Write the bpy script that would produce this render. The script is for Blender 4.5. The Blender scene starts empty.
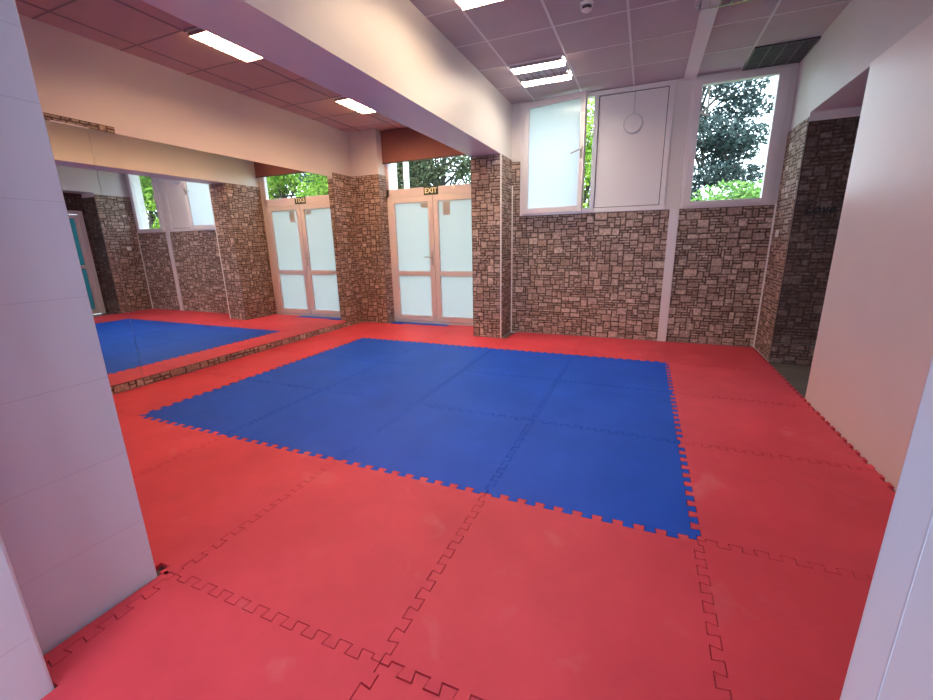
import bpy, bmesh, math, random
from mathutils import Vector, Matrix
random.seed(7)
SC = bpy.context.scene
COL = SC.collection
R = math.radians

# ------------------------------------------------------------------ camera
cam_d = bpy.data.cameras.new('camera')
cam = bpy.data.objects.new('camera', cam_d)
COL.objects.link(cam)
SC.camera = cam
cam_d.sensor_width = 36
cam_d.lens = 414.09 * 36 / 933
cam_d.clip_start = 0.02
cam_d.clip_end = 300
CR = Vector((0.92230042, 0.38597339, -0.01965901))
CU = Vector((-0.07860077, 0.23713851, 0.96829089))
CF = Vector((-0.37839642, 0.89150988, -0.24905075))
m = Matrix((CR, CU, -CF)).transposed().to_4x4()
m.translation = Vector((3.6825, -1.8425, 1.2999))
cam.matrix_world = m

# ------------------------------------------------------------------ render look, sky, sun
SC.view_settings.view_transform = 'Standard'
SC.view_settings.look = 'None'
SC.view_settings.exposure = 1.58
SC.view_settings.gamma = 1.0
SC.cycles.use_denoising = True
SC.cycles.max_bounces = 14
SC.cycles.diffuse_bounces = 7
SC.cycles.glossy_bounces = 6
SC.cycles.transmission_bounces = 8
SC.cycles.transparent_max_bounces = 12
SC.cycles.sample_clamp_indirect = 8
SC.cycles.caustics_reflective = False
SC.cycles.caustics_refractive = False

W = bpy.data.worlds.new('sky')
SC.world = W
W.use_nodes = True
nt = W.node_tree
nt.nodes.clear()
wo = nt.nodes.new('ShaderNodeOutputWorld')
bg = nt.nodes.new('ShaderNodeBackground')
bg.inputs['Color'].default_value = (0.76, 0.88, 1.0, 1)
bg.inputs['Strength'].default_value = 2.6
nt.links.new(bg.outputs[0], wo.inputs[0])

sun_d = bpy.data.lights.new('sun', 'SUN')
sun_d.energy = 4.0
sun_d.angle = R(1.5)
sun_d.color = (1.0, 0.95, 0.85)
sun = bpy.data.objects.new('sun', sun_d)
COL.objects.link(sun)
sun.rotation_euler = (R(42), 0, R(-18))
sun.location = (0, -3, 12)

def portal(name, loc, rot, w, h):
    d = bpy.data.lights.new(name, 'AREA')
    d.shape = 'RECTANGLE'
    d.size = w
    d.size_y = h
    d.cycles.is_portal = True
    o = bpy.data.objects.new(name, d)
    COL.objects.link(o)
    o.location = loc
    o.rotation_euler = rot
    return o
portal('window_daylight_portal', (3.0, 4.30, 2.4), (R(-90), 0, 0), 1.95, 1.40)
portal('window_daylight_portal.001', (4.49, 4.30, 2.4), (R(-90), 0, 0), 0.95, 1.40)
portal('window_daylight_portal.002', (0.53, 4.50, 1.35), (R(-90), 0, 0), 1.65, 2.60)
portal('window_daylight_portal.003', (3.0, -4.55, 1.7), (R(90), 0, 0), 3.0, 1.9)

TUBE_WARM = 28.0
TUBE_COOL = 26.0

# ------------------------------------------------------------------ materials
def new_mat(name):
    mt = bpy.data.materials.new(name)
    mt.use_nodes = True
    n = mt.node_tree
    b = n.nodes['Principled BSDF']
    return mt, n, b

def simple(name, col, rough=0.5, metal=0.0, spec=0.5, noise=0.0, nscale=6.0, bump=0.0, bscale=60.0):
    mt, n, b = new_mat(name)
    b.inputs['Roughness'].default_value = rough
    b.inputs['Metallic'].default_value = metal
    b.inputs['Specular IOR Level'].default_value = spec
    b.inputs['Base Color'].default_value = (*col, 1)
    tc = n.nodes.new('ShaderNodeTexCoord')
    if noise > 0:
        tx = n.nodes.new('ShaderNodeTexNoise')
        tx.inputs['Scale'].default_value = nscale
        tx.inputs['Detail'].default_value = 5
        n.links.new(tc.outputs['Object'], tx.inputs['Vector'])
        rp = n.nodes.new('ShaderNodeValToRGB')
        rp.color_ramp.elements[0].position = 0.3
        rp.color_ramp.elements[1].position = 0.7
        rp.color_ramp.elements[0].color = (*[c * (1 - noise) for c in col], 1)
        rp.color_ramp.elements[1].color = (*[min(1, c * (1 + noise * 0.5)) for c in col], 1)
        n.links.new(tx.outputs['Fac'], rp.inputs['Fac'])
        n.links.new(rp.outputs['Color'], b.inputs['Base Color'])
    if bump > 0:
        t2 = n.nodes.new('ShaderNodeTexNoise')
        t2.inputs['Scale'].default_value = bscale
        t2.inputs['Detail'].default_value = 3
        n.links.new(tc.outputs['Object'], t2.inputs['Vector'])
        bp = n.nodes.new('ShaderNodeBump')
        bp.inputs['Strength'].default_value = bump
        bp.inputs['Distance'].default_value = 0.01
        n.links.new(t2.outputs['Fac'], bp.inputs['Height'])
        n.links.new(bp.outputs['Normal'], b.inputs['Normal'])
    return mt

def emis(name, col, strength):
    mt, n, b = new_mat(name)
    b.inputs['Base Color'].default_value = (0.8, 0.8, 0.8, 1)
    b.inputs['Emission Color'].default_value = (*col, 1)
    b.inputs['Emission Strength'].default_value = strength
    return mt

def mat_foam(name, col, dusty):
    mt, n, b = new_mat(name)
    b.inputs['Roughness'].default_value = 0.55
    b.inputs['Specular IOR Level'].default_value = 0.25
    gm = n.nodes.new('ShaderNodeNewGeometry')
    mp = n.nodes.new('ShaderNodeTexNoise')
    mp.inputs['Scale'].default_value = 1.6
    mp.inputs['Detail'].default_value = 6
    mp.inputs['Roughness'].default_value = 0.65
    n.links.new(gm.outputs['Position'], mp.inputs['Vector'])
    r1 = n.nodes.new('ShaderNodeValToRGB')
    r1.color_ramp.elements[0].position = 0.3
    r1.color_ramp.elements[1].position = 0.72
    r1.color_ramp.elements[0].color = (*[c * 0.86 for c in col], 1)
    r1.color_ramp.elements[1].color = (*[min(1, c * 1.08 + 0.008) for c in col], 1)
    n.links.new(mp.outputs['Fac'], r1.inputs['Fac'])
    # pale scuffs and footprints
    m2 = n.nodes.new('ShaderNodeTexNoise')
    m2.inputs['Scale'].default_value = 3.1
    m2.inputs['Detail'].default_value = 4
    m2.inputs['Distortion'].default_value = 0.8
    n.links.new(gm.outputs['Position'], m2.inputs['Vector'])
    r2 = n.nodes.new('ShaderNodeValToRGB')
    r2.color_ramp.elements[0].position = 0.62
    r2.color_ramp.elements[1].position = 0.80
    n.links.new(m2.outputs['Fac'], r2.inputs['Fac'])
    ml = n.nodes.new('ShaderNodeMath')
    ml.operation = 'MULTIPLY'
    ml.inputs[1].default_value = dusty
    n.links.new(r2.outputs['Color'], ml.inputs[0])
    mx = n.nodes.new('ShaderNodeMixRGB')
    mx.inputs['Color2'].default_value = (*[min(1, c * 0.7 + 0.25) for c in col], 1)
    n.links.new(ml.outputs[0], mx.inputs['Fac'])
    n.links.new(r1.outputs['Color'], mx.inputs['Color1'])
    n.links.new(mx.outputs['Color'], b.inputs['Base Color'])
    fn = n.nodes.new('ShaderNodeTexNoise')
    fn.inputs['Scale'].default_value = 260
    n.links.new(gm.outputs['Position'], fn.inputs['Vector'])
    bp = n.nodes.new('ShaderNodeBump')
    bp.inputs['Strength'].default_value = 0.25
    bp.inputs['Distance'].default_value = 0.002
    n.links.new(fn.outputs['Fac'], bp.inputs['Height'])
    n.links.new(bp.outputs['Normal'], b.inputs['Normal'])
    return mt

def mat_stone():
    mt, n, b = new_mat('stone_pattern_wallpaper')
    b.inputs['Roughness'].default_value = 0.7
    b.inputs['Specular IOR Level'].default_value = 0.25
    at = n.nodes.new('ShaderNodeAttribute')
    at.attribute_name = 'tone'
    gm = n.nodes.new('ShaderNodeNewGeometry')
    nz = n.nodes.new('ShaderNodeTexNoise')
    nz.inputs['Scale'].default_value = 38
    nz.inputs['Detail'].default_value = 6
    nz.inputs['Roughness'].default_value = 0.7
    n.links.new(gm.outputs['Position'], nz.inputs['Vector'])
    rp = n.nodes.new('ShaderNodeValToRGB')
    rp.color_ramp.elements[0].position = 0.32
    rp.color_ramp.elements[1].position = 0.66
    rp.color_ramp.elements[0].color = (0.42, 0.38, 0.36, 1)
    rp.color_ramp.elements[1].color = (1.22, 1.22, 1.2, 1)
    n.links.new(nz.outputs['Fac'], rp.inputs['Fac'])
    mx = n.nodes.new('ShaderNodeMixRGB')
    mx.blend_type = 'MULTIPLY'
    mx.inputs['Fac'].default_value = 1.0
    n.links.new(at.outputs['Color'], mx.inputs['Color1'])
    n.links.new(rp.outputs['Color'], mx.inputs['Color2'])
    n.links.new(mx.outputs['Color'], b.inputs['Base Color'])
    return mt

def mat_frosted(name, col, opac=1.0):
    mt = bpy.data.materials.new(name)
    mt.use_nodes = True
    n = mt.node_tree
    n.nodes.clear()
    out = n.nodes.new('ShaderNodeOutputMaterial')
    tr = n.nodes.new('ShaderNodeBsdfTranslucent')
    tr.inputs['Color'].default_value = (*col, 1)
    df = n.nodes.new('ShaderNodeBsdfDiffuse')
    df.inputs['Color'].default_value = (*[c * 0.8 for c in col], 1)
    gl = n.nodes.new('ShaderNodeBsdfGlossy')
    gl.inputs['Roughness'].default_value = 0.15
    mx = n.nodes.new('ShaderNodeMixShader')
    mx.inputs[0].default_value = 0.25
    fr = n.nodes.new('ShaderNodeFresnel')
    ge = n.nodes.new('ShaderNodeNewGeometry')
    ir = n.nodes.new('ShaderNodeMath')
    ir.operation = 'MULTIPLY_ADD'
    ir.inputs[1].default_value = 1 / 1.35 - 1.35
    ir.inputs[2].default_value = 1.35
    n.links.new(ge.outputs['Backfacing'], ir.inputs[0])
    n.links.new(ir.outputs[0], fr.inputs['IOR'])
    m2 = n.nodes.new('ShaderNodeMixShader')
    n.links.new(tr.outputs[0], mx.inputs[1])
    n.links.new(df.outputs[0], mx.inputs[2])
    n.links.new(fr.outputs[0], m2.inputs[0])
    n.links.new(mx.outputs[0], m2.inputs[1])
    n.links.new(gl.outputs[0], m2.inputs[2])
    n.links.new(m2.outputs[0], out.inputs[0])
    return mt

def mat_clear():
    mt = bpy.data.materials.new('clear_glass')
    mt.use_nodes = True
    n = mt.node_tree
    n.nodes.clear()
    out = n.nodes.new('ShaderNodeOutputMaterial')
    tr = n.nodes.new('ShaderNodeBsdfTransparent')
    tr.inputs['Color'].default_value = (0.93, 0.97, 0.97, 1)
    gl = n.nodes.new('ShaderNodeBsdfGlossy')
    gl.inputs['Roughness'].default_value = 0.0
    fr = n.nodes.new('ShaderNodeFresnel')
    ge = n.nodes.new('ShaderNodeNewGeometry')
    ir = n.nodes.new('ShaderNodeMath')
    ir.operation = 'MULTIPLY_ADD'
    ir.inputs[1].default_value = 1 / 1.45 - 1.45
    ir.inputs[2].default_value = 1.45
    n.links.new(ge.outputs['Backfacing'], ir.inputs[0])
    n.links.new(ir.outputs[0], fr.inputs['IOR'])
    m2 = n.nodes.new('ShaderNodeMixShader')
    n.links.new(fr.outputs[0], m2.inputs[0])
    n.links.new(tr.outputs[0], m2.inputs[1])
    n.links.new(gl.outputs[0], m2.inputs[2])
    n.links.new(m2.outputs[0], out.inputs[0])
    return mt

def mat_leaf(name, c1, c2):
    mt = bpy.data.materials.new(name)
    mt.use_nodes = True
    n = mt.node_tree
    n.nodes.clear()
    out = n.nodes.new('ShaderNodeOutputMaterial')
    at = n.nodes.new('ShaderNodeAttribute')
    at.attribute_name = 'tone'
    mc = n.nodes.new('ShaderNodeMixRGB')
    mc.inputs['Color1'].default_value = (*c1, 1)
    mc.inputs['Color2'].default_value = (*c2, 1)
    n.links.new(at.outputs['Fac'], mc.inputs['Fac'])
    df = n.nodes.new('ShaderNodeBsdfDiffuse')
    tr = n.nodes.new('ShaderNodeBsdfTranslucent')
    n.links.new(mc.outputs[0], df.inputs['Color'])
    n.links.new(mc.outputs[0], tr.inputs['Color'])
    mx = n.nodes.new('ShaderNodeMixShader')
    mx.inputs[0].default_value = 0.4
    n.links.new(df.outputs[0], mx.inputs[1])
    n.links.new(tr.outputs[0], mx.inputs[2])
    n.links.new(mx.outputs[0], out.inputs[0])
    return mt

M = {}
M['red'] = mat_foam('red_foam', (0.72, 0.070, 0.108), 0.30)
M['blue'] = mat_foam('blue_foam', (0.003, 0.092, 0.68), 0.04)
M['stone'] = mat_stone()
M['plaster'] = simple('white_plaster', (0.70, 0.65, 0.66), 0.55, noise=0.05, nscale=1.2, bump=0.04, bscale=40)
M['beam'] = simple('white_painted_beam', (0.76, 0.74, 0.73), 0.45, noise=0.04, nscale=1.0)
M['gloss'] = simple('glossy_white_wall_panel', (0.87, 0.78, 0.76), 0.38, noise=0.04, nscale=1.5, bump=0.10, bscale=2.2)
M['pvc_panel'] = simple('white_plastic_panel', (0.64, 0.71, 0.85), 0.35, noise=0.04, nscale=2.5, bump=0.03, bscale=12)
M['pvc'] = simple('white_plastic_frame', (0.74, 0.69, 0.72), 0.35)
M['white_trim'] = simple('bright_white_plastic', (0.88, 0.86, 0.86), 0.4)
M['tile'] = simple('mineral_fibre_ceiling_tile', (0.47, 0.40, 0.43), 0.8, noise=0.06, nscale=3, bump=0.15, bscale=150)
M['tile_left'] = simple('ceiling_tile_warm_light_tint', (0.62, 0.43, 0.42), 0.8, noise=0.06, nscale=3, bump=0.15, bscale=150)  # same tile as on the right, warm lamplight and red bounce tinted into its colour
M['tbar'] = simple('ceiling_grid_bar', (0.66, 0.63, 0.64), 0.4)
M['tbar_dark'] = simple('ceiling_tile_joint', (0.30, 0.24, 0.25), 0.6)
M['concrete'] = simple('grey_concrete_floor', (0.15, 0.13, 0.115), 0.7, noise=0.25, nscale=4)
M['joint_blue'] = simple('pale_panel_joint', (0.52, 0.57, 0.70), 0.6)
M['joint'] = simple('panel_joint', (0.50, 0.50, 0.54), 0.6)
M['dark'] = simple('dark_metal', (0.05, 0.045, 0.045), 0.5)
M['black'] = simple('black_paint', (0.012, 0.01, 0.012), 0.5)
M['mirror'] = simple('mirror_silver', (0.90, 0.90, 0.90), 0.0, metal=1.0)
M['chrome'] = simple('brushed_metal', (0.6, 0.6, 0.6), 0.3, metal=1.0)
M['louver'] = simple('polished_louvre', (0.75, 0.72, 0.74), 0.18, metal=1.0)
M['blind'] = simple('brown_blind_fabric', (0.26, 0.100, 0.090), 0.8, noise=0.08, nscale=3, bump=0.1, bscale=200)
M['frost'] = mat_frosted('frosted_glass', (0.80, 0.86, 0.92))
M['frost_door'] = mat_frosted('frosted_door_glass', (0.60, 0.63, 0.63))
M['teal_glass'] = mat_frosted('teal_frosted_glass', (0.07, 0.20, 0.22))
M['clear'] = mat_clear()
M['sign'] = simple('dark_green_sign', (0.02, 0.05, 0.03), 0.4)
M['cream'] = simple('cream_lettering', (0.85, 0.85, 0.62), 0.5)
M['paper'] = simple('grey_paper', (0.42, 0.42, 0.43), 0.7)
M['warm_tube'] = emis('warm_fluorescent_tube', (1.0, 0.60, 0.30), TUBE_WARM)
M['mid_tube'] = emis('soft_fluorescent_tube', (1.0, 0.74, 0.48), 26.0)
M['cool_tube'] = emis('cool_fluorescent_tube', (1.0, 0.86, 0.66), TUBE_COOL)
M['bark'] = simple('tree_bark', (0.030, 0.024, 0.02), 0.9, noise=0.3, nscale=10, bump=0.5, bscale=20)
M['grass'] = simple('grass_ground', (0.10, 0.20, 0.05), 0.9, noise=0.4, nscale=2)
M['pave'] = simple('paved_ground', (0.32, 0.32, 0.31), 0.9, noise=0.1, nscale=2)
M['wood'] = simple('brown_wood', (0.20, 0.10, 0.05), 0.5, noise=0.3, nscale=12)
M['ext'] = simple('outside_render', (0.70, 0.70, 0.68), 0.9)
M['leaf_green'] = mat_leaf('bright_green_leaves', (0.06, 0.15, 0.02), (0.26, 0.40, 0.07))
M['leaf_dark'] = mat_leaf('dark_needle_leaves', (0.014, 0.026, 0.027), (0.085, 0.12, 0.12))
M['leaf_dusk'] = mat_leaf('grey_green_leaves', (0.02, 0.035, 0.02), (0.13, 0.15, 0.09))
M['leaf_bush'] = mat_leaf('hedge_leaves', (0.07, 0.17, 0.04), (0.20, 0.34, 0.10))

# ------------------------------------------------------------------ helpers
class MB:
    def __init__(s):
        s.v = []; s.f = []; s.mi = []; s.mats = []
    def mid(s, mt):
        if mt not in s.mats: s.mats.append(mt)
        return s.mats.index(mt)
    def face(s, pts, mt=None):
        k = len(s.v)
        s.v += [tuple(p) for p in pts]
        s.f.append(tuple(range(k, k + len(pts))))
        s.mi.append(s.mid(mt) if mt else 0)
    def box(s, x0, x1, y0, y1, z0, z1, mt=None):
        x0, x1 = sorted((x0, x1)); y0, y1 = sorted((y0, y1)); z0, z1 = sorted((z0, z1))
        k = len(s.v)
        s.v += [(x0,y0,z0),(x1,y0,z0),(x1,y1,z0),(x0,y1,z0),(x0,y0,z1),(x1,y0,z1),(x1,y1,z1),(x0,y1,z1)]
        for f in ((0,3,2,1),(4,5,6,7),(0,1,5,4),(1,2,6,5),(2,3,7,6),(3,0,4,7)):
            s.f.append(tuple(k + i for i in f)); s.mi.append(s.mid(mt) if mt else 0)
    def cyl(s, a, b, r0, r1=None, n=16, mt=None):
        r1 = r0 if r1 is None else r1
        a = Vector(a); b = Vector(b)
        d = (b - a).normalized()
        u = d.orthogonal().normalized(); w = d.cross(u)
        k = len(s.v)
        for c, r in ((a, r0), (b, r1)):
            for i in range(n):
                t = 2 * math.pi * i / n
                s.v.append(tuple(c + u * math.cos(t) * r + w * math.sin(t) * r))
        for i in range(n):
            j = (i + 1) % n
            s.f.append((k + i, k + j, k + n + j, k + n + i)); s.mi.append(s.mid(mt) if mt else 0)
        s.f.append(tuple(k + i for i in reversed(range(n)))); s.mi.append(s.mid(mt) if mt else 0)
        s.f.append(tuple(k + n + i for i in range(n))); s.mi.append(s.mid(mt) if mt else 0)
    def build(s, name, mt=None, parent=None, bevel=0.0, smooth=False):
        me = bpy.data.meshes.new(name)
        me.from_pydata(s.v, [], s.f)
        ms = s.mats if s.mats else [mt]
        for x in ms: me.materials.append(x)
        if s.mats: me.polygons.foreach_set('material_index', s.mi)
        if smooth: me.polygons.foreach_set('use_smooth', [True] * len(s.f))
        me.update()
        o = bpy.data.objects.new(name, me)
        COL.objects.link(o)
        if parent: o.parent = parent
        if bevel > 0:
            b = o.modifiers.new('bevel', 'BEVEL')
            b.width = bevel; b.segments = 2; b.limit_method = 'ANGLE'
        return o

def tag(o, label, cat, group=None, kind=None):
    o['label'] = label
    o['category'] = cat
    if group: o['group'] = group
    if kind: o['kind'] = kind
    return o

def struct(o):
    o['kind'] = 'structure'
    return o

def empty(name, loc=(0, 0, 0), rz=0):
    o = bpy.data.objects.new(name, None)
    o.empty_display_size = 0.1
    COL.objects.link(o)
    o.location = loc
    o.rotation_euler = (0, 0, rz)
    return o

def recentre(o):
    """put the origin of a world-space mesh at its base centre"""
    vs = [v.co for v in o.data.vertices]
    c = Vector(((min(v.x for v in vs) + max(v.x for v in vs)) / 2, (min(v.y for v in vs) + max(v.y for v in vs)) / 2, min(v.z for v in vs)))
    o.data.transform(Matrix.Translation(-c))
    o.location = c
    return o

# stone-pattern wallpaper: an irregular ashlar packing, one tone per stone
CELL = 0.0325
STONE_TONES = [(0.47, 0.36, 0.32), (0.41, 0.31, 0.275), (0.53, 0.42, 0.38), (0.36, 0.27, 0.24), (0.49, 0.37, 0.32), (0.45, 0.35, 0.32), (0.57, 0.46, 0.42), (0.39, 0.285, 0.24)]
MORTAR = (0.10, 0.062, 0.055)
def stone_paper(name, rects, parent, bright=1.0, seed=1):
    """rects: (origin, u, width, height); u = horizontal unit vector, normal = u x z points into the room"""
    rnd = random.Random(seed)
    V, F, T = [], [], []
    def quad(o, u, n, a0, a1, b0, b1, d, tone):
        k = len(V)
        for a, b in ((a0, b0), (a1, b0), (a1, b1), (a0, b1)):
            V.append(tuple(o + u * a + Vector((0, 0, b)) + n * d))
        F.append((k, k + 1, k + 2, k + 3)); T.append(tone)
    for (o, u, w, h) in rects:
        o = Vector(o); u = Vector(u).normalized(); n = u.cross(Vector((0, 0, 1)))
        quad(o, u, n, 0, w, 0, h, 0.002, MORTAR)
        nx = max(1, round(w / CELL)); nz = max(1, round(h / CELL))
        cx = w / nx; cz = h / nz
        used = [[False] * nx for _ in range(nz)]
        for j in range(nz):
            for i in range(nx):
                if used[j][i]: continue
                hh = rnd.choices((1, 2, 3), (8, 4, 1.6))[0]
                ww = rnd.choices((2, 3, 4, 5), (2, 5, 4, 1))[0] if hh > 1 else rnd.choices((2, 3, 4), (5, 4, 2))[0]
                ww = min(ww, nx - i); hh = min(hh, nz - j)
                a = 0
                while a < ww and not used[j][i + a]: a += 1
                ww = a
                ok = hh
                for q in range(1, hh):
                    if any(used[j + q][i + a] for a in range(ww)): ok = q; break
                hh = ok
                if i + ww == nx - 1 and not used[j][nx - 1] and all(not used[j + q][nx - 1] for q in range(hh)): ww += 1
                for q in range(hh):
                    for a in range(ww): used[j + q][i + a] = True
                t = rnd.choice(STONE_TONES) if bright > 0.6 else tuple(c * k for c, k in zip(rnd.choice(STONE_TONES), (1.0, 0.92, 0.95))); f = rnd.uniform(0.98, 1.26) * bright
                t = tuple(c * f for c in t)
                g = 0.0038
                ja = [rnd.uniform(-0.004, 0.004) for _ in range(8)]
                a0, a1 = i * cx + g, (i + ww) * cx - g
                b0, b1 = j * cz + g, (j + hh) * cz - g
                if a1 - a0 < 0.01: continue
                cs = [(a0 + ja[0], b0 + ja[1]), (a1 + ja[2], b0 + ja[3]), (a1 + ja[4], b1 + ja[5]), (a0 + ja[6], b1 + ja[7])]
                cs = [(min(max(a, 0.001), w - 0.001), min(max(b, 0.001), h - 0.001)) for a, b in cs]
                e = 0.006
                ins = [(cs[0][0] + e, cs[0][1] + e), (cs[1][0] - e, cs[1][1] + e), (cs[2][0] - e, cs[2][1] - e), (cs[3][0] + e, cs[3][1] - e)]
                k = len(V)
                for a, b in cs: V.append(tuple(o + u * a + Vector((0, 0, b)) + n * 0.003))
                for a, b in ins: V.append(tuple(o + u * a + Vector((0, 0, b)) + n * 0.007))
                F.append((k + 4, k + 5, k + 6, k + 7)); T.append(t)
                for q in range(4):
                    r = (q + 1) % 4
                    F.append((k + q, k + r, k + 4 + r, k + 4 + q)); T.append(tuple(c * 0.62 for c in t))
    me = bpy.data.meshes.new(name)
    me.from_pydata(V, [], F)
    me.materials.append(M['stone'])
    ca = me.color_attributes.new('tone', 'FLOAT_COLOR', 'CORNER')
    buf = []
    for f, t in zip(F, T):
        for _ in f: buf += [t[0], t[1], t[2], 1.0]
    ca.data.foreach_set('color', buf)
    me.update()
    ob = bpy.data.objects.new(name, me)
    COL.objects.link(ob)
    ob.parent = parent
    return ob

# ------------------------------------------------------------------ dimensions
XL, XB0, XB1, XR = -0.80, 1.49, 1.90, 5.02
YF, YB, YD = -1.44, 4.07, 4.36
H, HB = 3.08, 2.395
FZ = -0.02
YW = 4.30     # outside face of the back wall

# ------------------------------------------------------------------ floor, ceiling
b = MB()
b.box(-1.2, 6.4, -4.8, 4.75, -0.2, FZ, M['concrete'])
fl = struct(b.build('floor'))

HLEFT = 3.04
def ceiling(name, x0, x1, y0, y1, xs, ys, H, dark_joints):
    b = MB()
    b.box(x0, x1, y0, y1, H, H + 0.06)
    c = struct(b.build(name, M['tile_left'] if dark_joints else M['tile']))
    g = MB()
    w = 0.010
    mt = M['tbar_dark'] if dark_joints else M['tbar']
    for x in xs:
        if x0 < x < x1: g.box(x - w, x + w, y0, y1, H - 0.004, H - 0.0005)
    for y in ys:
        if y0 < y < y1: g.box(x0, x1, y - w * 0.7, y + w * 0.7, H - 0.003, H - 0.0005)
    g.build('ceiling_grid', mt, c)
    return c
RY = [3.45 - 0.6 * k for k in range(9)]
ceiling('ceiling_right', XB1, XR, YF, YB, [2.21, 2.81, 3.41, 4.50], RY, H, False)
ceiling('ceiling_left', XL, XB0, YF, YD + 0.15, [-0.56, 0.04, 0.64, 1.24], [0.31 + 0.6 * k for k in range(-3, 7)], HLEFT, True)

# ------------------------------------------------------------------ beam and pillars
b = MB(); b.box(XB0, XB1, YF, YD + 0.1, HB, H + 0.05)
struct(b.build('wall_beam', M['beam']))

b = MB(); b.box(XB0 + 0.0, XB1, 3.60, YD + 0.1, FZ, HB)
pl = struct(b.build('wall_pillar_far', M['plaster']))
stone_paper('stone_wallpaper', [((XB0, 3.60, 0), (1, 0, 0), XB1 - XB0, HB), ((XB1, 3.60, 0), (0, 1, 0), YB - 3.60, HB),
                                ((XB0, YD, 0), (0, -1, 0), YD - 3.60, HB)], pl, 1.0, 3)
b = MB(); b.box(XB1 - 0.004, XB1 + 0.011, 3.589, 3.60, 0, HB)
struct(b.build('trim_1', M['white_trim']))

# near column clad in white plastic panels
b = MB(); b.box(XB0, 1.93, YF, -1.03, FZ, HB)
nc = struct(b.build('wall_column_near', M['pvc_panel'], bevel=0.004))
g = MB()
for z in (0.268, 0.56, 0.858, 1.15, 1.456, 1.742, 1.945, 2.2):
    g.box(1.9285, 1.9303, YF, -1.034, z - 0.0012, z + 0.0012)
g.build('panel_joints', M['joint_blue'], nc)

# ------------------------------------------------------------------ left wall (mirrored)
b = MB(); b.box(XL - 0.2, XL, YF - 0.2, YD + 0.15, FZ, H + 0.05)
wl = struct(b.build('wall_left', M['plaster']))
MT0, MT1, ME = 0.08, 2.318, 3.62      # mirror bottom, top, far end
stone_paper('stone_wallpaper', [((XL, ME, 0), (0, 1, 0), YB + 0.03 - ME, 2.385),
                                ((XL, YF, 0), (0, 1, 0), ME - YF, MT0),
                                ((XL, YF, MT1), (0, 1, 0), 0.725 - YF, 0.055)], wl, 1.0, 5)
def mirror(y0, y1, label):
    b = MB(); b.box(XL + 0.001, XL + 0.006, y0, y1, MT0, MT1)
    o = b.build('wall_mirror', M['mirror'])
    recentre(o)
    return tag(o, label, 'mirror', 'tall mirrors on the left wall')
mirror(YF + 0.005, 0.508, 'narrow end piece of the wall mirror beside the near white column')
mirror(0.5105, ME, 'long frameless wall mirror reaching to the stone corner by the doors')
b = MB()
b.box(XL, XL + 0.010, 0.26, 0.52, MT1 - 0.004, MT1 + 0.006)
o = recentre(b.build('mirror_clip_strip', M['pvc']))
tag(o, 'thin white clip strip along the top edge of the left mirror', 'clip')

# ------------------------------------------------------------------ entrance bay
b = MB()
b.box(XL, -0.29, 4.10, YD + 0.15, FZ, H + 0.05)
wd = struct(b.build('wall_door_side', M['plaster']))
stone_paper('stone_wallpaper', [((XL, 4.10, 0), (1, 0, 0), -0.29 - XL, 2.385), ((-0.29, 4.10, 0), (0, 1, 0), YD - 0.06 - 4.10, 2.385)], wd, 1.0, 8)
b = MB()
b.box(-0.29, XB0, YD + 0.06, YD + 0.15, 2.80, H + 0.05)
struct(b.build('wall_lintel', M['plaster']))

D = empty('door_1', (0.56, YD, 0)); struct(D)
DX0, DX1 = -0.29, 1.41
def rel(bm_obj, e):
    bm_obj.data.transform(Matrix.Translation(-Vector(e.location)))
    return bm_obj
b = MB()
fy0, fy1 = 4.30, 4.37
b.box(DX0, DX0 + 0.055, fy0, fy1, 0, 2.80)
b.box(DX1 - 0.055, DX1 + 0.07, fy0, fy1, 0, 2.80)
b.box(DX0, DX1, fy0, fy1, 2.045, 2.17)
b.box(DX0, DX1, fy0, fy1, 2.76, 2.80)
b.box(DX0, DX1, fy0, fy1, 0, 0.03)
rel(b.build('door_frame', M['pvc'], D, bevel=0.004), D)
b = MB(); b.box(DX0 + 0.05, DX1 - 0.05, 4.335, 4.341, 2.165, 2.765)
rel(b.build('transom_glass', M['clear'], D), D)
def leaf(x0, x1, handle_side):
    b = MB()
    y0, y1 = 4.285, 4.345
    st = 0.085
    b.box(x0, x0 + st, y0, y1, 0.035, 2.04)
    b.box(x1 - st, x1, y0, y1, 0.035, 2.04)
    b.box(x0, x1, y0 + 0.0005, y1, 1.955, 2.0395)
    b.box(x0, x1, y0 + 0.0005, y1, 0.0355, 0.125)
    b.box(x0, x1, y0 + 0.0005, y1, 0.795, 0.870)
    lf = rel(b.build('door_leaf', M['pvc'], D, bevel=0.004), D)
    for z0, z1 in ((0.12, 0.80), (0.865, 1.96)):
        g = MB(); g.box(x0 + st - 0.006, x1 - st + 0.006, 4.312, 4.320, z0, z1)
        rel(g.build('frosted_pane', M['frost_door'], lf), D)
    if handle_side:
        h = MB()
        hx = x1 - 0.035
        h.box(hx - 0.015, hx + 0.015, y0 - 0.010, y0, 0.96, 1.18)
        h.cyl((hx, y0, 1.09), (hx, y0 - 0.05, 1.09), 0.009)
        h.cyl((hx + 0.008, y0 - 0.05, 1.09), (hx - 0.12, y0 - 0.05, 1.10), 0.009)
        rel(h.build('door_handle', M['chrome'], lf), D)
    return lf
leaf(DX0 + 0.06, 0.553, True)
leaf(0.560, DX1 - 0.06, False)

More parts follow.
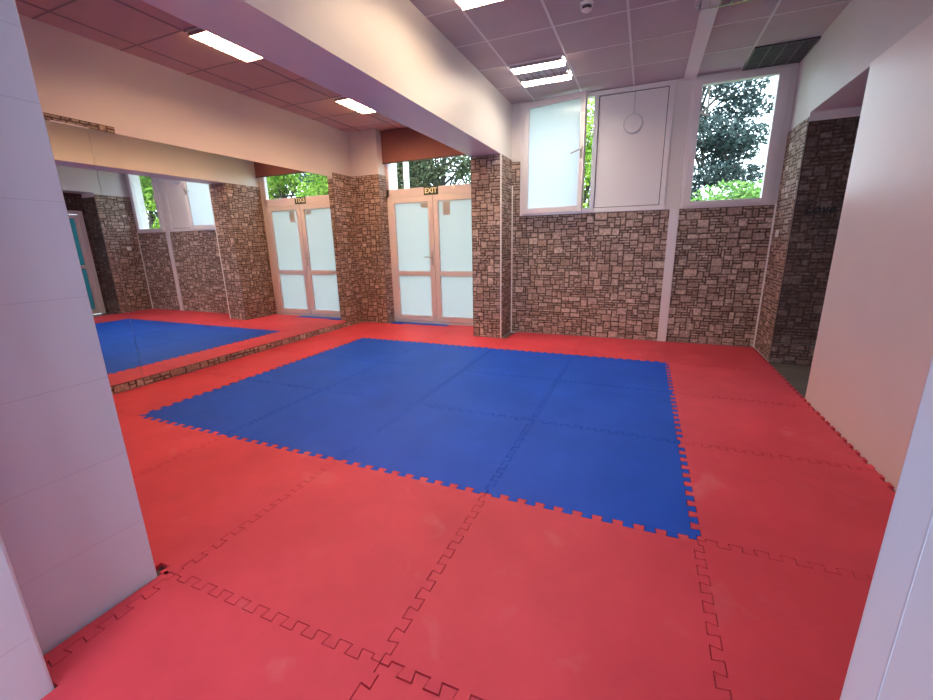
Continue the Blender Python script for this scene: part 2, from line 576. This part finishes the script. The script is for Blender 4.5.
# exit sign
E0 = empty('exit_sign', (0.53, 4.298, 2.05))
b = MB(); b.box(-0.125, 0.125, -0.012, 0, 0, 0.12)
b.build('sign_board', M['sign'], E0, bevel=0.002)
def text_mesh(name, body, size, mt, parent, loc, rot, shear=0.0, ext=0.001, bold=0.0, space=1.0):
    cu = bpy.data.curves.new(name, 'FONT')
    cu.body = body; cu.size = size; cu.align_x = 'CENTER'; cu.align_y = 'CENTER'
    cu.extrude = ext; cu.shear = shear; cu.offset = bold; cu.space_character = space
    t = bpy.data.objects.new('tmp', cu)
    COL.objects.link(t)
    bpy.context.view_layer.update()
    me = bpy.data.meshes.new_from_object(t.evaluated_get(bpy.context.evaluated_depsgraph_get()))
    bpy.data.objects.remove(t)
    me.name = name
    me.materials.clear(); me.materials.append(mt)
    o = bpy.data.objects.new(name, me)
    COL.objects.link(o)
    o.parent = parent
    o.location = loc; o.rotation_euler = rot
    return o
text_mesh('lettering', 'EXIT', 0.105, M['cream'], E0, (0, -0.0135, 0.06), (R(90), 0, 0), bold=0.003, space=1.02)
tag(E0, 'small dark sign reading EXIT above the double doors', 'sign')

# notices taped to the door glass
for x0, x1, z0, z1, lb in ((0.33, 0.462, 1.865, 1.935, 'small wide paper notice on the left door leaf top corner'),
                           (0.72, 0.84, 1.74, 1.935, 'tall grey paper notice on the right door leaf top')):
    b = MB(); b.box(x0, x1, 4.3095, 4.3115, z0, z1)
    o = recentre(b.build('paper_notice', M['paper']))
    tag(o, lb, 'notice', 'notices on the door glass')

# roller blind
BL = empty('roller_blind', (0.56, 4.24, 2.55))
b = MB(); b.box(-0.85, 0.915, -0.002, 0.002, 0.012, 0.46)
b.build('fabric', M['blind'], BL)
b = MB(); b.box(-0.85, 0.915, -0.009, 0.009, 0, 0.018)
b.build('bottom_bar', M['dark'], BL, bevel=0.003)
b = MB(); b.cyl((-0.85, 0.0, 0.462), (0.915, 0.0, 0.462), 0.022)
b.build('roller', M['blind'], BL)
tag(BL, 'reddish brown roller blind pulled partly down over the door transom window', 'blind')

# ------------------------------------------------------------------ back wall, windows
WZ = 1.66
b = MB()
b.box(XB1, XR + 0.6, YB, YW, FZ, WZ)
b.box(XB1, 2.03, YB, YW, WZ, H + 0.05)
b.box(3.86, 4.03, YB, YW, WZ, H + 0.05)
b.box(4.95, XR + 0.6, YB, YW, WZ, H + 0.05)
b.box(2.03, 3.86, YB, YW, 3.075, H + 0.05)
b.box(4.03, 4.95, YB, YW, 3.06, H + 0.05)
wb = struct(b.build('wall_back', M['plaster']))
stone_paper('stone_wallpaper', [((XB1, YB, 0), (1, 0, 0), XR - XB1, WZ - 0.005), ((XB1, YB, WZ - 0.005), (1, 0, 0), 2.03 - XB1, 0.71)], wb, 1.0, 11)
b = MB(); b.box(3.925, 4.03, YB - 0.028, YB, 0, 1.665)
struct(b.build('trim_2', M['pvc'], bevel=0.004))
b = MB(); b.box(XB1 + 0.012, XB1 + 0.026, YB - 0.016, YB - 0.006, 0, 2.06)
struct(b.build('trim_3', M['white_trim']))
b = MB(); b.box(XR - 0.022, XR - 0.006, YB - 0.016, YB - 0.005, 0, 1.665)
struct(b.build('trim_4', M['white_trim']))

# window 1: frame, frosted sash standing ajar, white infill panel with round vent
W1 = empty('window_1', (2.945, YB, WZ)); struct(W1)
b = MB()
y0, y1 = YB - 0.02, YB + 0.06
b.box(2.03, 2.105, y0, y1, WZ, 3.075)
b.box(2.085, 3.86, y0, y1, 3.025, 3.075)
b.box(2.085, 3.86, y0, y1, WZ, 1.715)
b.box(2.965, 3.02, y0, y1, 1.715, 3.025)
b.box(3.80, 3.86, y0, y1, 1.715, 3.025)
rel(b.build('window_frame', M['pvc'], W1, bevel=0.004), W1)
b = MB(); b.box(3.028, 3.792, YB + 0.004, YB + 0.03, 1.723, 3.017)
ip = rel(b.build('infill_panel', M['pvc'], W1), W1)
b = MB()
for a in ((3.02, 3.028, 1.715, 3.025), (3.792, 3.80, 1.715, 3.025), (3.028, 3.792, 1.715, 1.723), (3.028, 3.792, 3.017, 3.025)):
    b.box(a[0], a[1], YB + 0.008, YB + 0.02, a[2], a[3])
rel(b.build('gasket', M['dark'], W1), W1)
b = MB()
b.cyl((3.43, YB + 0.006, 2.665), (3.43, YB - 0.010, 2.665), 0.112, 0.112, 40, M['joint'])
b.cyl((3.43, YB - 0.010, 2.665), (3.43, YB - 0.020, 2.665), 0.103, 0.098, 40, M['pvc'])
rel(b.build('vent_cover', None, W1), W1)
b = MB(); b.box(3.424, 3.436, YB - 0.004, YB + 0.004, 2.778, 3.017)  # grey strip standing in for the shadow seam above the vent
rel(b.build('shadow_seam', M['joint'], W1), W1)
# sash hinged on the left
SL = 0.825
sash = MB()
sash.box(0, 0.07, -0.03, 0.03, 0, 1.362)
sash.box(SL - 0.06, SL, -0.03, 0.03, 0, 1.362)
sash.box(0.07, SL - 0.06, -0.03, 0.03, 0, 0.07)
sash.box(0.07, SL - 0.06, -0.03, 0.03, 1.296, 1.362)
so = sash.build('window_sash', M['pvc'], W1, bevel=0.004)
so.location = Vector((2.095, YB - 0.055, 1.672)) - W1.location
so.rotation_euler = (0, 0, R(-12))
b = MB(); b.box(0.066, SL - 0.056, -0.005, 0.005, 0.066, 1.300)
b.build('frosted_pane', M['frost'], so)
b = MB()
b.box(SL - 0.045, SL - 0.015, -0.042, -0.03, 0.63, 0.76)
b.cyl((SL - 0.03, -0.03, 0.72), (SL - 0.03, -0.07, 0.72), 0.009)
b.cyl((SL - 0.022, -0.07, 0.722), (SL - 0.155, -0.07, 0.685), 0.009)
b.build('window_handle', M['chrome'], so)

# window 2: clear sash
W2 = empty('window_2', (4.49, YB, WZ)); struct(W2)
b = MB()
b.box(4.03, 4.075, y0, y1, WZ, 3.06)
b.box(4.905, 4.95, y0, y1, WZ, 3.06)
b.box(4.075, 4.905, y0, y1, 3.015, 3.06)
b.box(4.075, 4.905, y0, y1, WZ, 1.695)
rel(b.build('window_frame', M['pvc'], W2, bevel=0.004), W2)
b = MB()
b.box(4.065, 4.138, y0 - 0.022, y1 - 0.03, 1.685, 3.025)
b.box(4.850, 4.915, y0 - 0.022, y1 - 0.03, 1.685, 3.025)
b.box(4.138, 4.850, y0 - 0.022, y1 - 0.03, 1.685, 1.735)
b.box(4.138, 4.850, y0 - 0.022, y1 - 0.03, 2.975, 3.025)
s2 = rel(b.build('window_sash', M['pvc'], W2, bevel=0.004), W2)
b = MB(); b.box(4.134, 4.854, YB + 0.020, YB + 0.026, 1.731, 2.979)
rel(b.build('clear_pane', M['clear'], s2), W2)
b = MB()
b.box(4.085, 4.112, y0 - 0.034, y0 - 0.022, 2.30, 2.42)
b.cyl((4.098, y0 - 0.022, 2.38), (4.098, y0 - 0.06, 2.38), 0.008)
b.cyl((4.098, y0 - 0.06, 2.388), (4.098, y0 - 0.06, 2.26), 0.008)
rel(b.build('window_handle', M['pvc'], s2), W2)

# ------------------------------------------------------------------ right wall with the doorway recess
OY0, OY1, OZ = 2.22, 3.42, 2.435
b = MB()
b.box(XR, XR + 0.43, YF - 0.2, OY0, FZ, H + 0.05)
b.box(XR, XR + 0.43, OY0, OY1, OZ, H + 0.05)
b.box(XR, XR + 0.43, OY1, YB, FZ, H + 0.05)
wr = struct(b.build('wall_right', M['plaster']))
stone_paper('stone_wallpaper', [((XR, YB, 0), (0, -1, 0), YB - OY1, 2.40), ], wr, 1.0, 21)
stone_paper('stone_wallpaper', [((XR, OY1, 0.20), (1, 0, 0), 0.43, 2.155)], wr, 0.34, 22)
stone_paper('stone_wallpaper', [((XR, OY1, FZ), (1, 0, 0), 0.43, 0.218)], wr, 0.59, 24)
b = MB(); b.box(XR - 0.012, XR, YF, OY0 + 0.004, FZ + 0.001, 2.445)
gp = struct(b.build('wall_panel', M['gloss'], bevel=0.003))
# back of the recess with a glazed door
b = MB()
b.box(XR + 0.43, XR + 0.55, 1.9, 2.32, FZ, H)
b.box(XR + 0.43, XR + 0.55, 3.36, YB, FZ, H)
b.box(XR + 0.43, XR + 0.55, 2.32, 3.36, 2.10, H)
wk = struct(b.build('wall_recess', M['plaster']))
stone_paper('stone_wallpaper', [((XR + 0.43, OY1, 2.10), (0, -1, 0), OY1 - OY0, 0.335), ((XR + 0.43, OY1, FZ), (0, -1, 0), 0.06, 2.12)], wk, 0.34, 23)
D2 = empty('door_2', (XR + 0.45, 2.84, 0)); struct(D2)
b = MB()
b.box(XR + 0.435, XR + 0.50, 2.32, 2.39, FZ, 2.10)
b.box(XR + 0.435, XR + 0.50, 3.29, 3.36, FZ, 2.10)
b.box(XR + 0.435, XR + 0.50, 2.39, 3.29, 2.03, 2.10)
rel(b.build('door_frame', M['pvc'], D2, bevel=0.003), D2)
b = MB()
for a in ((2.395, 2.47, 0, 2.025), (3.21, 3.285, 0, 2.025), (2.47, 3.21, 0, 0.10), (2.47, 3.21, 1.95, 2.025), (2.47, 3.21, 0.95, 1.02)):
    b.box(XR + 0.445, XR + 0.49, a[0], a[1], a[2], a[3])
lf = rel(b.build('door_leaf', M['pvc'], D2, bevel=0.003), D2)
b = MB()
b.box(XR + 0.465, XR + 0.471, 2.466, 3.214, 0.096, 0.954)
b.box(XR + 0.465, XR + 0.471, 2.466, 3.214, 1.016, 1.954)
rel(b.build('frosted_pane', M['teal_glass'], lf), D2)

# light switch, lettering on the stone
b = MB()
b.box(XR - 0.018, XR - 0.007, 3.80, 3.88, 1.30, 1.38)
b.box(XR - 0.023, XR - 0.018, 3.815, 3.865, 1.315, 1.365)
o = recentre(b.build('light_switch', M['white_trim'], bevel=0.002))
tag(o, 'small white square light switch on stone patterned right wall', 'switch')
lo = text_mesh('wall_lettering', 'Love', 0.115, M['black'], None, (XR + 0.20, OY1 - 0.010, 1.555), (R(90), 0, 0), shear=0.35, ext=0.002, bold=0.004, space=1.1)
tag(lo, 'black slanted lettering reading Love on the dark stone recess wall', 'lettering')

# ------------------------------------------------------------------ near wall with the opening the camera looks through
b = MB()
b.box(XL, XB0, YF - 0.42, YF, FZ, H)
b.box(XB0, 2.11, YF - 0.42, YF, FZ, H)
b.box(3.88, XR + 0.43, YF - 0.9, YF, FZ, H)
b.box(2.11, 3.88, YF - 0.42, YF, 2.45, H)
wf = struct(b.build('wall_front', M['pvc_panel'], bevel=0.008))
g = MB()
g.box(2.1085, 2.1103, YF - 0.42, YF - 0.012, 0.205, 0.2075)
g.box(2.1085, 2.1103, YF - 0.42, YF - 0.012, 0.50, 0.5025)
g.box(3.8797, 3.8812, YF - 0.0513, YF - 0.049, FZ, 2.44)
g.build('panel_joints', M['joint_blue'], wf)
# side room behind the camera, daylight comes through its window
b = MB()
b.box(0.8, 1.0, -4.7, YF - 0.42, FZ, H)
b.box(5.0, 5.2, -4.7, YF - 0.9, FZ, H)
b.box(1.0, 5.0, -4.7, -4.5, FZ, 0.75)
b.box(1.0, 5.0, -4.7, -4.5, 2.65, H)
b.box(1.0, 1.5, -4.7, -4.5, 0.75, 2.65)
b.box(4.5, 5.0, -4.7, -4.5, 0.75, 2.65)
struct(b.build('wall_side_room', M['plaster']))
b = MB(); b.box(0.8, 5.2, -4.7, YF, H, H + 0.06)
struct(b.build('ceiling_side_room', M['plaster']))
b = MB(); b.box(-1.2, 6.4, -4.9, 4.7, H + 0.14, H + 0.34)
struct(b.build('ceiling_roof_slab', M['ext']))

# ------------------------------------------------------------------ ceiling duct, lamps, detector
b = MB(); b.box(3.94, 4.065, YF, YB - 0.001, H - 0.03, H - 0.003)
struct(b.build('trim_5', M['pvc'], bevel=0.004))

def louvre_lamp(x, y, tube, label, along='x', group='recessed louvre ceiling lights', bands=2, H=H, wx=0.60, wy=0.60):
    """recessed luminaire: tray, mirror troughs, cross blades, tubes; (x, y) = near left corner"""
    t = empty('ceiling_light', (x + wx / 2, y + wy / 2, H - 0.012))
    hx, hy = wx / 2 - 0.008, wy / 2 - 0.008
    b = MB()                                    # rim and tray
    for a in ((-hx, hx, -hy, -hy + 0.012), (-hx, hx, hy - 0.012, hy), (-hx, -hx + 0.012, -hy, hy), (hx - 0.012, hx, -hy, hy)):
        b.box(a[0], a[1], a[2], a[3], 0, 0.012)
    b.box(-hx, hx, -hy, hy, 0.0105, 0.0118)
    b.build('tray', M['pvc'], t)
    n = 3
    lv = MB()
    L = hx - 0.02
    if bands == 2: cs = [s_ * (0.195 + d) for s_ in (-1, 1) for d in (-0.034, 0.0, 0.034)]
    else: cs = [-0.24 + 0.06 * k for k in range(9)]
    if tube is not None:
        for c in cs:
            tb = MB()
            tb.cyl((-L, c, -0.004), (L, c, -0.004), 0.012, n=12)
            tb.build('tube', tube, t)
    for k in range(n + 1):                      # long reflectors
        c = (-hy + 0.014, -0.125, 0.125, hy - 0.014)[k]
        lv.box(-L, L, c - 0.004, c + 0.004, -0.030, 0.010)
    for k in range(8):                          # cross blades
        c = -L + 0.01 + k * (2 * L - 0.02) / 7
        lv.box(c - 0.0015, c + 0.0015, -hy + 0.014, hy - 0.014, -0.028, 0.008)
    lv.build('louvre', M['louver'], t)
    tag(t, label, 'light', group)
    return t
louvre_lamp(2.21, 2.83, M['cool_tube'], 'lit louvre ceiling light nearest the frosted window, right ceiling')
louvre_lamp(2.21, 1.03, M['mid_tube'], 'louvre ceiling light beside the beam at the top photo edge')
louvre_lamp(3.88, 1.83, None, 'unlit louvre ceiling light beside the white ceiling duct')
louvre_lamp(0.04, 0.91, M['warm_tube'], 'bright warm louvre ceiling light over the mirror side, nearer of two', bands=4, H=HLEFT)
louvre_lamp(0.04, 2.71, M['warm_tube'], 'bright louvre ceiling light in front of the brown roller blind', bands=4, H=HLEFT)

# old dusty grille in the right corner
t = empty('ceiling_grille', (4.79, 3.765, H - 0.02))
b = MB(); b.box(-0.285, 0.229, -0.29, 0.29, 0.006, 0.016)
b.build('backing', M['dark'], t)
b = MB()
for x in (-0.285, -0.155, -0.03, 0.10, 0.218):
    b.box(x, x + 0.008, -0.29, 0.29, -0.006, 0.006)
for k in range(11):
    y = -0.285 + k * 0.0565
    b.box(-0.285, 0.226, y, y + 0.004, -0.003, 0.005)
b.build('slats', simple('dull_grey_metal', (0.22, 0.21, 0.23), 0.5, metal=0.6), t)
tag(t, 'dark unlit grille panel in the ceiling corner above the clear window', 'grille')

t = empty('smoke_detector', (3.12, 2.0, H - 0.06))
b = MB()
b.cyl((0, 0, 0.056), (0, 0, 0.035), 0.052, 0.050, 24)
b.build('base', M['pvc'], t, smooth=False)
b = MB()
b.cyl((0, 0, 0.035), (0, 0, 0.012), 0.036, 0.034, 24, M['dark'])
b.cyl((0, 0, 0.012), (0, 0, 0.0), 0.040, 0.022, 24, M['pvc'])
b.build('sensor_head', None, t)
tag(t, 'small round white detector on the ceiling at the top photo edge', 'smoke detector')

# ------------------------------------------------------------------ interlocking foam mats
TEETH = 10
DEP = 0.0185
def wave(sign):
    """points (t, offset) of one interlocking dovetail edge from t=0 to 1"""
    a, bb = 0.03, 0.97
    p = (bb - a) / TEETH
    s = 0.0032
    D = DEP * sign
    pts = [(0, 0), (a + s, 0)]
    for k in range(TEETH):
        c = a + p * k
        pts += [(c + s if k == 0 else c - s, D), (c + p / 2 + s, D), (c + p / 2 - s, -D)]
        pts += [(c + p + s, -D)] if k < TEETH - 1 else [(bb - s, -D)]
    pts += [(bb - s, 0), (1, 0)]
    return pts

def edge_pts(kind, i, j, lim):
    """boundary polyline of the grid edge; kind 'v': x=i, y from j to j+1; 'h': y=j, x from i to i+1"""
    sg = 1 if (i + j) % 2 == 0 else -1
    if kind == 'v': return [(i + o, j + t) for t, o in wave(sg)]
    return [(i + t, j + o) for t, o in wave(sg)]

def offset_poly(P, g):
    n = len(P); out = []
    for k in range(n):
        a = Vector(P[k - 1]); b_ = Vector(P[k]); c = Vector(P[(k + 1) % n])
        d1 = (b_ - a); d2 = (c - b_)
        if d1.length < 1e-7 or d2.length < 1e-7: out.append(P[k]); continue
        d1.normalize(); d2.normalize()
        n1 = Vector((-d1.y, d1.x)); n2 = Vector((-d2.y, d2.x))
        mm = n1 + n2
        q = 1 + n1.dot(n2)
        if q < 0.15: q = 0.15
        out.append(tuple(b_ + mm * (g / q)))
    return out

def dedupe(P):
    o = []
    for p in P:
        if not o or (Vector(p) - Vector(o[-1])).length > 1e-5: o.append(p)
    if (Vector(o[0]) - Vector(o[-1])).length < 1e-5: o.pop()
    return o

def clip_straight(P, axis, val, keep_less):
    """clamp coordinates beyond a wall line"""
    o = []
    for p in P:
        q = list(p)
        if keep_less and q[axis] > val: q[axis] = val
        if not keep_less and q[axis] < val: q[axis] = val
        o.append(tuple(q))
    return o

def make_mat(poly, mt, label, group, dz=0.0, shift=(0, 0), gap=0.0018):
    P = offset_poly(dedupe(poly), gap)
    P = [(min(p[0], XR - 0.014), p[1]) for p in P]
    P = [(p[0] + shift[0], p[1] + shift[1]) for p in P]
    cx = sum(p[0] for p in P) / len(P); cy = sum(p[1] for p in P) / len(P)
    bm = bmesh.new()
    lo = [bm.verts.new((p[0] - cx, p[1] - cy, 0)) for p in P]
    hi = [bm.verts.new((p[0] - cx, p[1] - cy, 0.0195)) for p in P]
    bm.faces.new(list(reversed(lo)))
    top = bm.faces.new(hi)
    for k in range(len(P)):
        q = (k + 1) % len(P)
        bm.faces.new((lo[k], lo[q], hi[q], hi[k]))
    bm.normal_update()
    bmesh.ops.triangulate(bm, faces=[f for f in bm.faces if len(f.verts) > 4])
    me = bpy.data.meshes.new('foam_mat')
    bm.to_mesh(me); bm.free()
    me.materials.append(mt)
    o = bpy.data.objects.new('foam_mat', me)
    COL.objects.link(o)
    o.location = (cx, cy, FZ + dz + 0.0003)
    return tag(o, label, 'mat', group)

def straight(a, b):
    return [a, b]

def cell_poly(i, j):
    x0, x1, y0, y1 = i, i + 1, j, j + 1
    lim_l = XL + 0.012
    wl_ = i == -1; wr_ = i == 4
    top_straight = j == 3
    bot = [(x, y) for x, y in edge_pts('h', i, j, None)]
    right = edge_pts('v', i + 1, j, None)
    top = list(reversed(edge_pts('h', i, j + 1, None)))
    left = list(reversed(edge_pts('v', i, j, None)))
    if wl_:
        bot = [p for p in bot if p[0] > lim_l + 0.01]; bot.insert(0, (lim_l, bot[0][1]))
        top = [p for p in top if p[0] > lim_l + 0.01]; top.append((lim_l, top[-1][1]))
        left = []
    if j == -2: bot = [(p[0], y0 + 0.0) for p in (bot[0], bot[-1])]
    return bot, right, top, left

ORD = {0: 'first', 1: 'second', 2: 'third', 3: 'fourth'}
ROWS = {0: 'in the blue row nearest the camera', 1: 'in the middle blue row', 2: 'in the blue row nearest the windows'}
COLS = {0: 'on the mirror side', 1: 'second from the mirror side', 2: 'third from the mirror side', 3: 'on the right hand side'}
def red_label(i, j):
    colname = {0: 'first', 1: 'second', 2: 'third', 3: 'fourth'}
    if i == -1:
        return {3: 'red foam mat piece in the corner by the mirror end',
                2: 'narrow red foam mat along the mirror, nearest the doors but one',
                1: 'narrow red foam mat along the middle of the mirror',
                0: 'narrow red foam mat along the mirror by the nearest blue row',
                -1: 'narrow red foam mat by the mirror, hidden partly behind the near column'}.get(j)
    if i == 4:
        return {3: 'red foam mat in the far right corner under the clear window',
                2: 'red foam mat in the right column beside the wall recess',
                1: 'red foam mat in the right column beside the glossy wall start',
                0: 'red foam mat in the right column beside the nearest blue row',
                -1: 'red foam mat in the right column, right of the pale footprint mat',
                -2: 'cut red foam mat in the near right corner behind the doorway jamb'}.get(j)
    if j == 3: return {0: 'red foam mat before the left leaf of the double doors', 1: 'red foam mat before the stone pillar foot',
                       2: 'red foam mat under the frosted window against the stone wall', 3: 'red foam mat at the stone wall left of the white vertical trim'}[i]
    if j == -1: return {0: 'orange lit red foam mat touching the blue left corner, near row', 1: 'red foam mat behind the near white column foot, near row',
                        2: 'large red foam mat left of the pale footprint, near row', 3: 'large red foam mat with pale footprint, below the blue corner'}[i]
    return {1: 'sliver of red foam mat at the foot of the near white column', 2: 'red foam mat at the bottom photo edge beside the near column',
            3: 'red foam mat at the bottom photo edge, middle', 4: 'red foam mat piece at the bottom right doorway jamb'}[i]

for j in range(-2, 4):
    for i in range(-1, 5):
        if j == -2 and i < 1: continue
        bot, right, top, left = cell_poly(i, j)
        if j == 3:
            yt = YB - 0.012
            if i == -1: yt = 4.088
            if i in (0, 1): yt = 4.13
            right = [p for p in right if p[1] < yt - 0.005]
            left = [p for p in left if p[1] < yt - 0.005]
            if i == 1:
                # cut around the pillar
                yt = 3.588
                right = [p for p in right if p[1] < yt - 0.005]; left = [p for p in left if p[1] < 4.12]
                xr_ = right[-1][0]
                poly = bot + right + [(xr_, yt), (XB0 - 0.012, yt), (XB0 - 0.012, 4.13), (left[0][0], 4.13)] + left
            else:
                xr_ = right[-1][0]
                xl_ = left[0][0] if left else XL + 0.012
                if i == -1:
                    poly = bot + right + [(xr_, 4.088), (XL + 0.012, 4.088)]
                elif i == 0:
                    poly = bot + right + [(xr_, yt), (xl_, yt)] + left
                else:
                    poly = bot + right + [(xr_, yt), (xl_, yt)] + left
            if i == 0:
                poly = [p for p in poly]
        else:
            poly = bot + right + top + left
        if j == -2:
            # cut along the doorway and walls
            yc = -1.99
            poly = [(x, max(y, yc)) for x, y in poly]
        if i == 1 and j == -2:
            # only the strip right of the near column shows
            poly = [(1.94, YF + 0.005)] + [(2.0, YF + 0.005)] + [p for p in right if p[1] > YF + 0.014] + [(1.94, -1.0)]
            poly = dedupe(poly)
        if i == 2 and j == -2:
            poly = [(2.114, -1.99), (3.0, -1.99)] + [p for p in right if p[1] > -1.98] + top + [p for p in left if p[1] > YF + 0.014] + [(2.0, YF + 0.005), (2.114, YF + 0.005)]
        if i == 3 and j == -2:
            poly = [(3.0, -1.99), (3.876, -1.99), (3.876, YF + 0.005), (4.0, YF + 0.005)] + [p for p in right if p[1] > YF + 0.014] + top + [p for p in left if p[1] > -1.98]
        if i == 1 and j == -1:
            pass
        if i == 4 and j == -2:
            poly = [p for p in poly if p[1] > YF + 0.02]
            poly = [(left[-1][0] if False else 4.0, YF + 0.005), (5.0, YF + 0.005)] + [p for p in right if p[1] > YF + 0.02] + top + [p for p in left if p[1] > YF + 0.02]
        blue = 0 <= i <= 3 and 0 <= j <= 2
        sh = (0, 0)
        if j == -2 and i == 3: sh = (0.001, -0.003)
        if blue:
            lb = 'blue foam mat ' + COLS[i] + ', ' + ROWS[j]
            make_mat(poly, M['blue'], lb, 'blue interlocking foam mats')
        else:
            make_mat(poly, M['red'], red_label(i, j), 'red interlocking foam mats', shift=sh)
# threshold strips by the doors
make_mat([(-0.27, 4.131), (0.80, 4.131), (0.80, 4.283), (-0.27, 4.283)], M['blue'], 'thin blue foam strip along the double door threshold', 'blue interlocking foam mats')
make_mat([(0.80, 4.131), (1.478, 4.131), (1.478, 4.283), (0.80, 4.283)], M['red'], 'thin red foam strip at the right door leaf threshold', 'red interlocking foam mats')

# ------------------------------------------------------------------ outside
b = MB(); b.box(-25, 30, 4.75, 45, -0.5, -0.3)
struct(b.build('ground', M['grass']))
b = MB(); b.box(-4, 9, 4.75, 7.0, -0.3, -0.12)
struct(b.build('ground_paving', M['pave']))

def tree(name, x, y, trunk_h, crown, n, size, mt, label, cat='tree', seed=1, lean=0.0, trunk=0.16, base=-0.3):
    """crown: list of (dx, dy, z, rx, ry, rz) leaf clumps"""
    rnd = random.Random(seed)
    t = empty(name, (x, y, base))
    if trunk:
        b = MB()
        p = Vector((0, 0, 0)); r = trunk
        steps = 5
        for k in range(steps):
            q = p + Vector((lean / steps + rnd.uniform(-0.06, 0.06), rnd.uniform(-0.06, 0.06), trunk_h / steps))
            b.cyl(p, q, r, r * 0.86, 10); p = q; r *= 0.86
        for (dx, dy, z, rx, ry, rz) in crown:
            a = Vector((p.x * 0.6, p.y * 0.6, trunk_h * rnd.uniform(0.5, 0.95)))
            e = Vector((dx, dy, z - base))
            mid = (a + e) / 2 + Vector((rnd.uniform(-.15, .15), rnd.uniform(-.15, .15), 0.1))
            b.cyl(a, mid, r * 0.6, r * 0.4, 7); b.cyl(mid, e, r * 0.4, r * 0.15, 7)
        b.build('trunk', M['bark'], t)
    V, F, T = [], [], []
    tot = sum(c[3] * c[4] * c[5] for c in crown)
    for (dx, dy, z, rx, ry, rz) in crown:
        k_ = int(n * rx * ry * rz / tot)
        for _ in range(k_):
            while True:
                v = Vector((rnd.uniform(-1, 1), rnd.uniform(-1, 1), rnd.uniform(-1, 1)))
                if 0.25 < v.length < 1: break
            c = Vector((dx + v.x * rx, dy + v.y * ry, z - base + v.z * rz))
            if c.z < 0.02: continue
            u = Vector((rnd.gauss(0, 1), rnd.gauss(0, 1), rnd.gauss(0, 0.6))).normalized()
            w = u.cross(Vector((rnd.gauss(0, 1), rnd.gauss(0, 1), rnd.gauss(0, 1)))).normalized()
            s = size * rnd.uniform(0.6, 1.3)
            k = len(V)
            V += [tuple(c - u * s), tuple(c + w * s * 0.5), tuple(c + u * s), tuple(c - w * s * 0.5)]
            F.append((k, k + 1, k + 2, k + 3)); T.append(rnd.random())
    me = bpy.data.meshes.new('foliage')
    me.from_pydata(V, [], F)
    me.materials.append(mt)
    ca = me.color_attributes.new('tone', 'FLOAT_COLOR', 'CORNER')
    buf = []
    for q in T: buf += [q, q, q, 1.0] * 4
    ca.data.foreach_set('color', buf)
    me.update()
    o = bpy.data.objects.new('foliage', me)
    COL.objects.link(o); o.parent = t
    tag(t, label, cat)
    return t

# dark needle tree behind the clear window
rc = random.Random(5)
cr = []
for k in range(34):
    a = rc.uniform(0, 6.28); z = rc.uniform(1.6, 7.5)
    rad = 1.5 * (1 - (z - 2) / 12) * rc.uniform(0.4, 1)
    cr.append((math.cos(a) * rad * 0.85, math.sin(a) * rad * 0.7, z, 0.7, 0.6, 0.30))
tree('pine_tree', 4.62, 11.0, 7.0, cr, 34000, 0.055, M['leaf_dark'], 'dark feathery tree outside the clear right hand window', seed=3, trunk=0.14)
cr = [(rc.uniform(-0.9, 1.6), rc.uniform(-0.3, 0.3), rc.uniform(0.7, 2.15), 0.7, 0.5, 0.45) for k in range(16)]
cr += [(x_, 0, 0.1, 0.6, 0.5, 0.5) for x_ in (-0.8, 0.0, 0.8, 1.5)]
tree('hedge_bush', 5.3, 8.0, 1, cr, 18000, 0.05, M['leaf_bush'], 'green bushes low outside the clear right hand window', cat='bush', seed=4, trunk=0)
# bright green broadleaf tree behind the frosted window gap
cr = [(rc.uniform(-0.4, 0.4), rc.uniform(-0.5, 0.5), rc.uniform(1.2, 4.0), 0.6, 0.6, 0.40) for k in range(22)]
tree('leafy_tree', 2.4, 7.4, 3.3, cr, 7000, 0.045, M['leaf_green'], 'bright green leafy tree seen through the gap beside the frosted sash', seed=6, trunk=0.10)
# trees behind the transom
cr = [(rc.uniform(-2.0, 1.4), rc.uniform(-0.8, 0.8), rc.uniform(2.4, 5.6), 0.75, 0.7, 0.42) for k in range(30)]
tree('leafy_tree', -2.6, 10.5, 4.2, cr, 22000, 0.06, M['leaf_dusk'], 'leafy tree seen through the transom above the doors', seed=8, trunk=0.16, lean=0.5)
cr = [(rc.uniform(-2.5, 2.5), rc.uniform(-0.8, 0.8), rc.uniform(2.2, 6.0), 0.8, 0.7, 0.5) for k in range(26)]
tree('leafy_tree', 10.5, 13.8, 4.2, cr, 16000, 0.10, M['leaf_green'], 'sunlit tree seen in the mirror through the transom window', seed=9, trunk=0.18)
cr = [(rc.uniform(-1.4, 1.4), rc.uniform(-0.6, 0.6), rc.uniform(1.0, 4.6), 0.7, 0.6, 0.45) for k in range(20)]
tree('leafy_tree', 13.2, 9.4, 3.8, cr, 12000, 0.08, M['leaf_green'], 'sunlit tree seen in the mirror through the right hand window', seed=12, trunk=0.14)
# white posts just outside the doors
for k, (x, y, w, lb) in enumerate(((-1.02, 5.6, 0.10, 'leftmost white post outside the doors, seen through the transom'), (-0.72, 5.6, 0.07, 'thin white post outside the doors, right of the thick post'))):
    b = MB(); b.box(x, x + w, y, y + 0.1, -0.12, 4.2)
    o = recentre(b.build('white_post', M['ext'], bevel=0.01))
    tag(o, lb, 'post', 'white posts outside the doors')
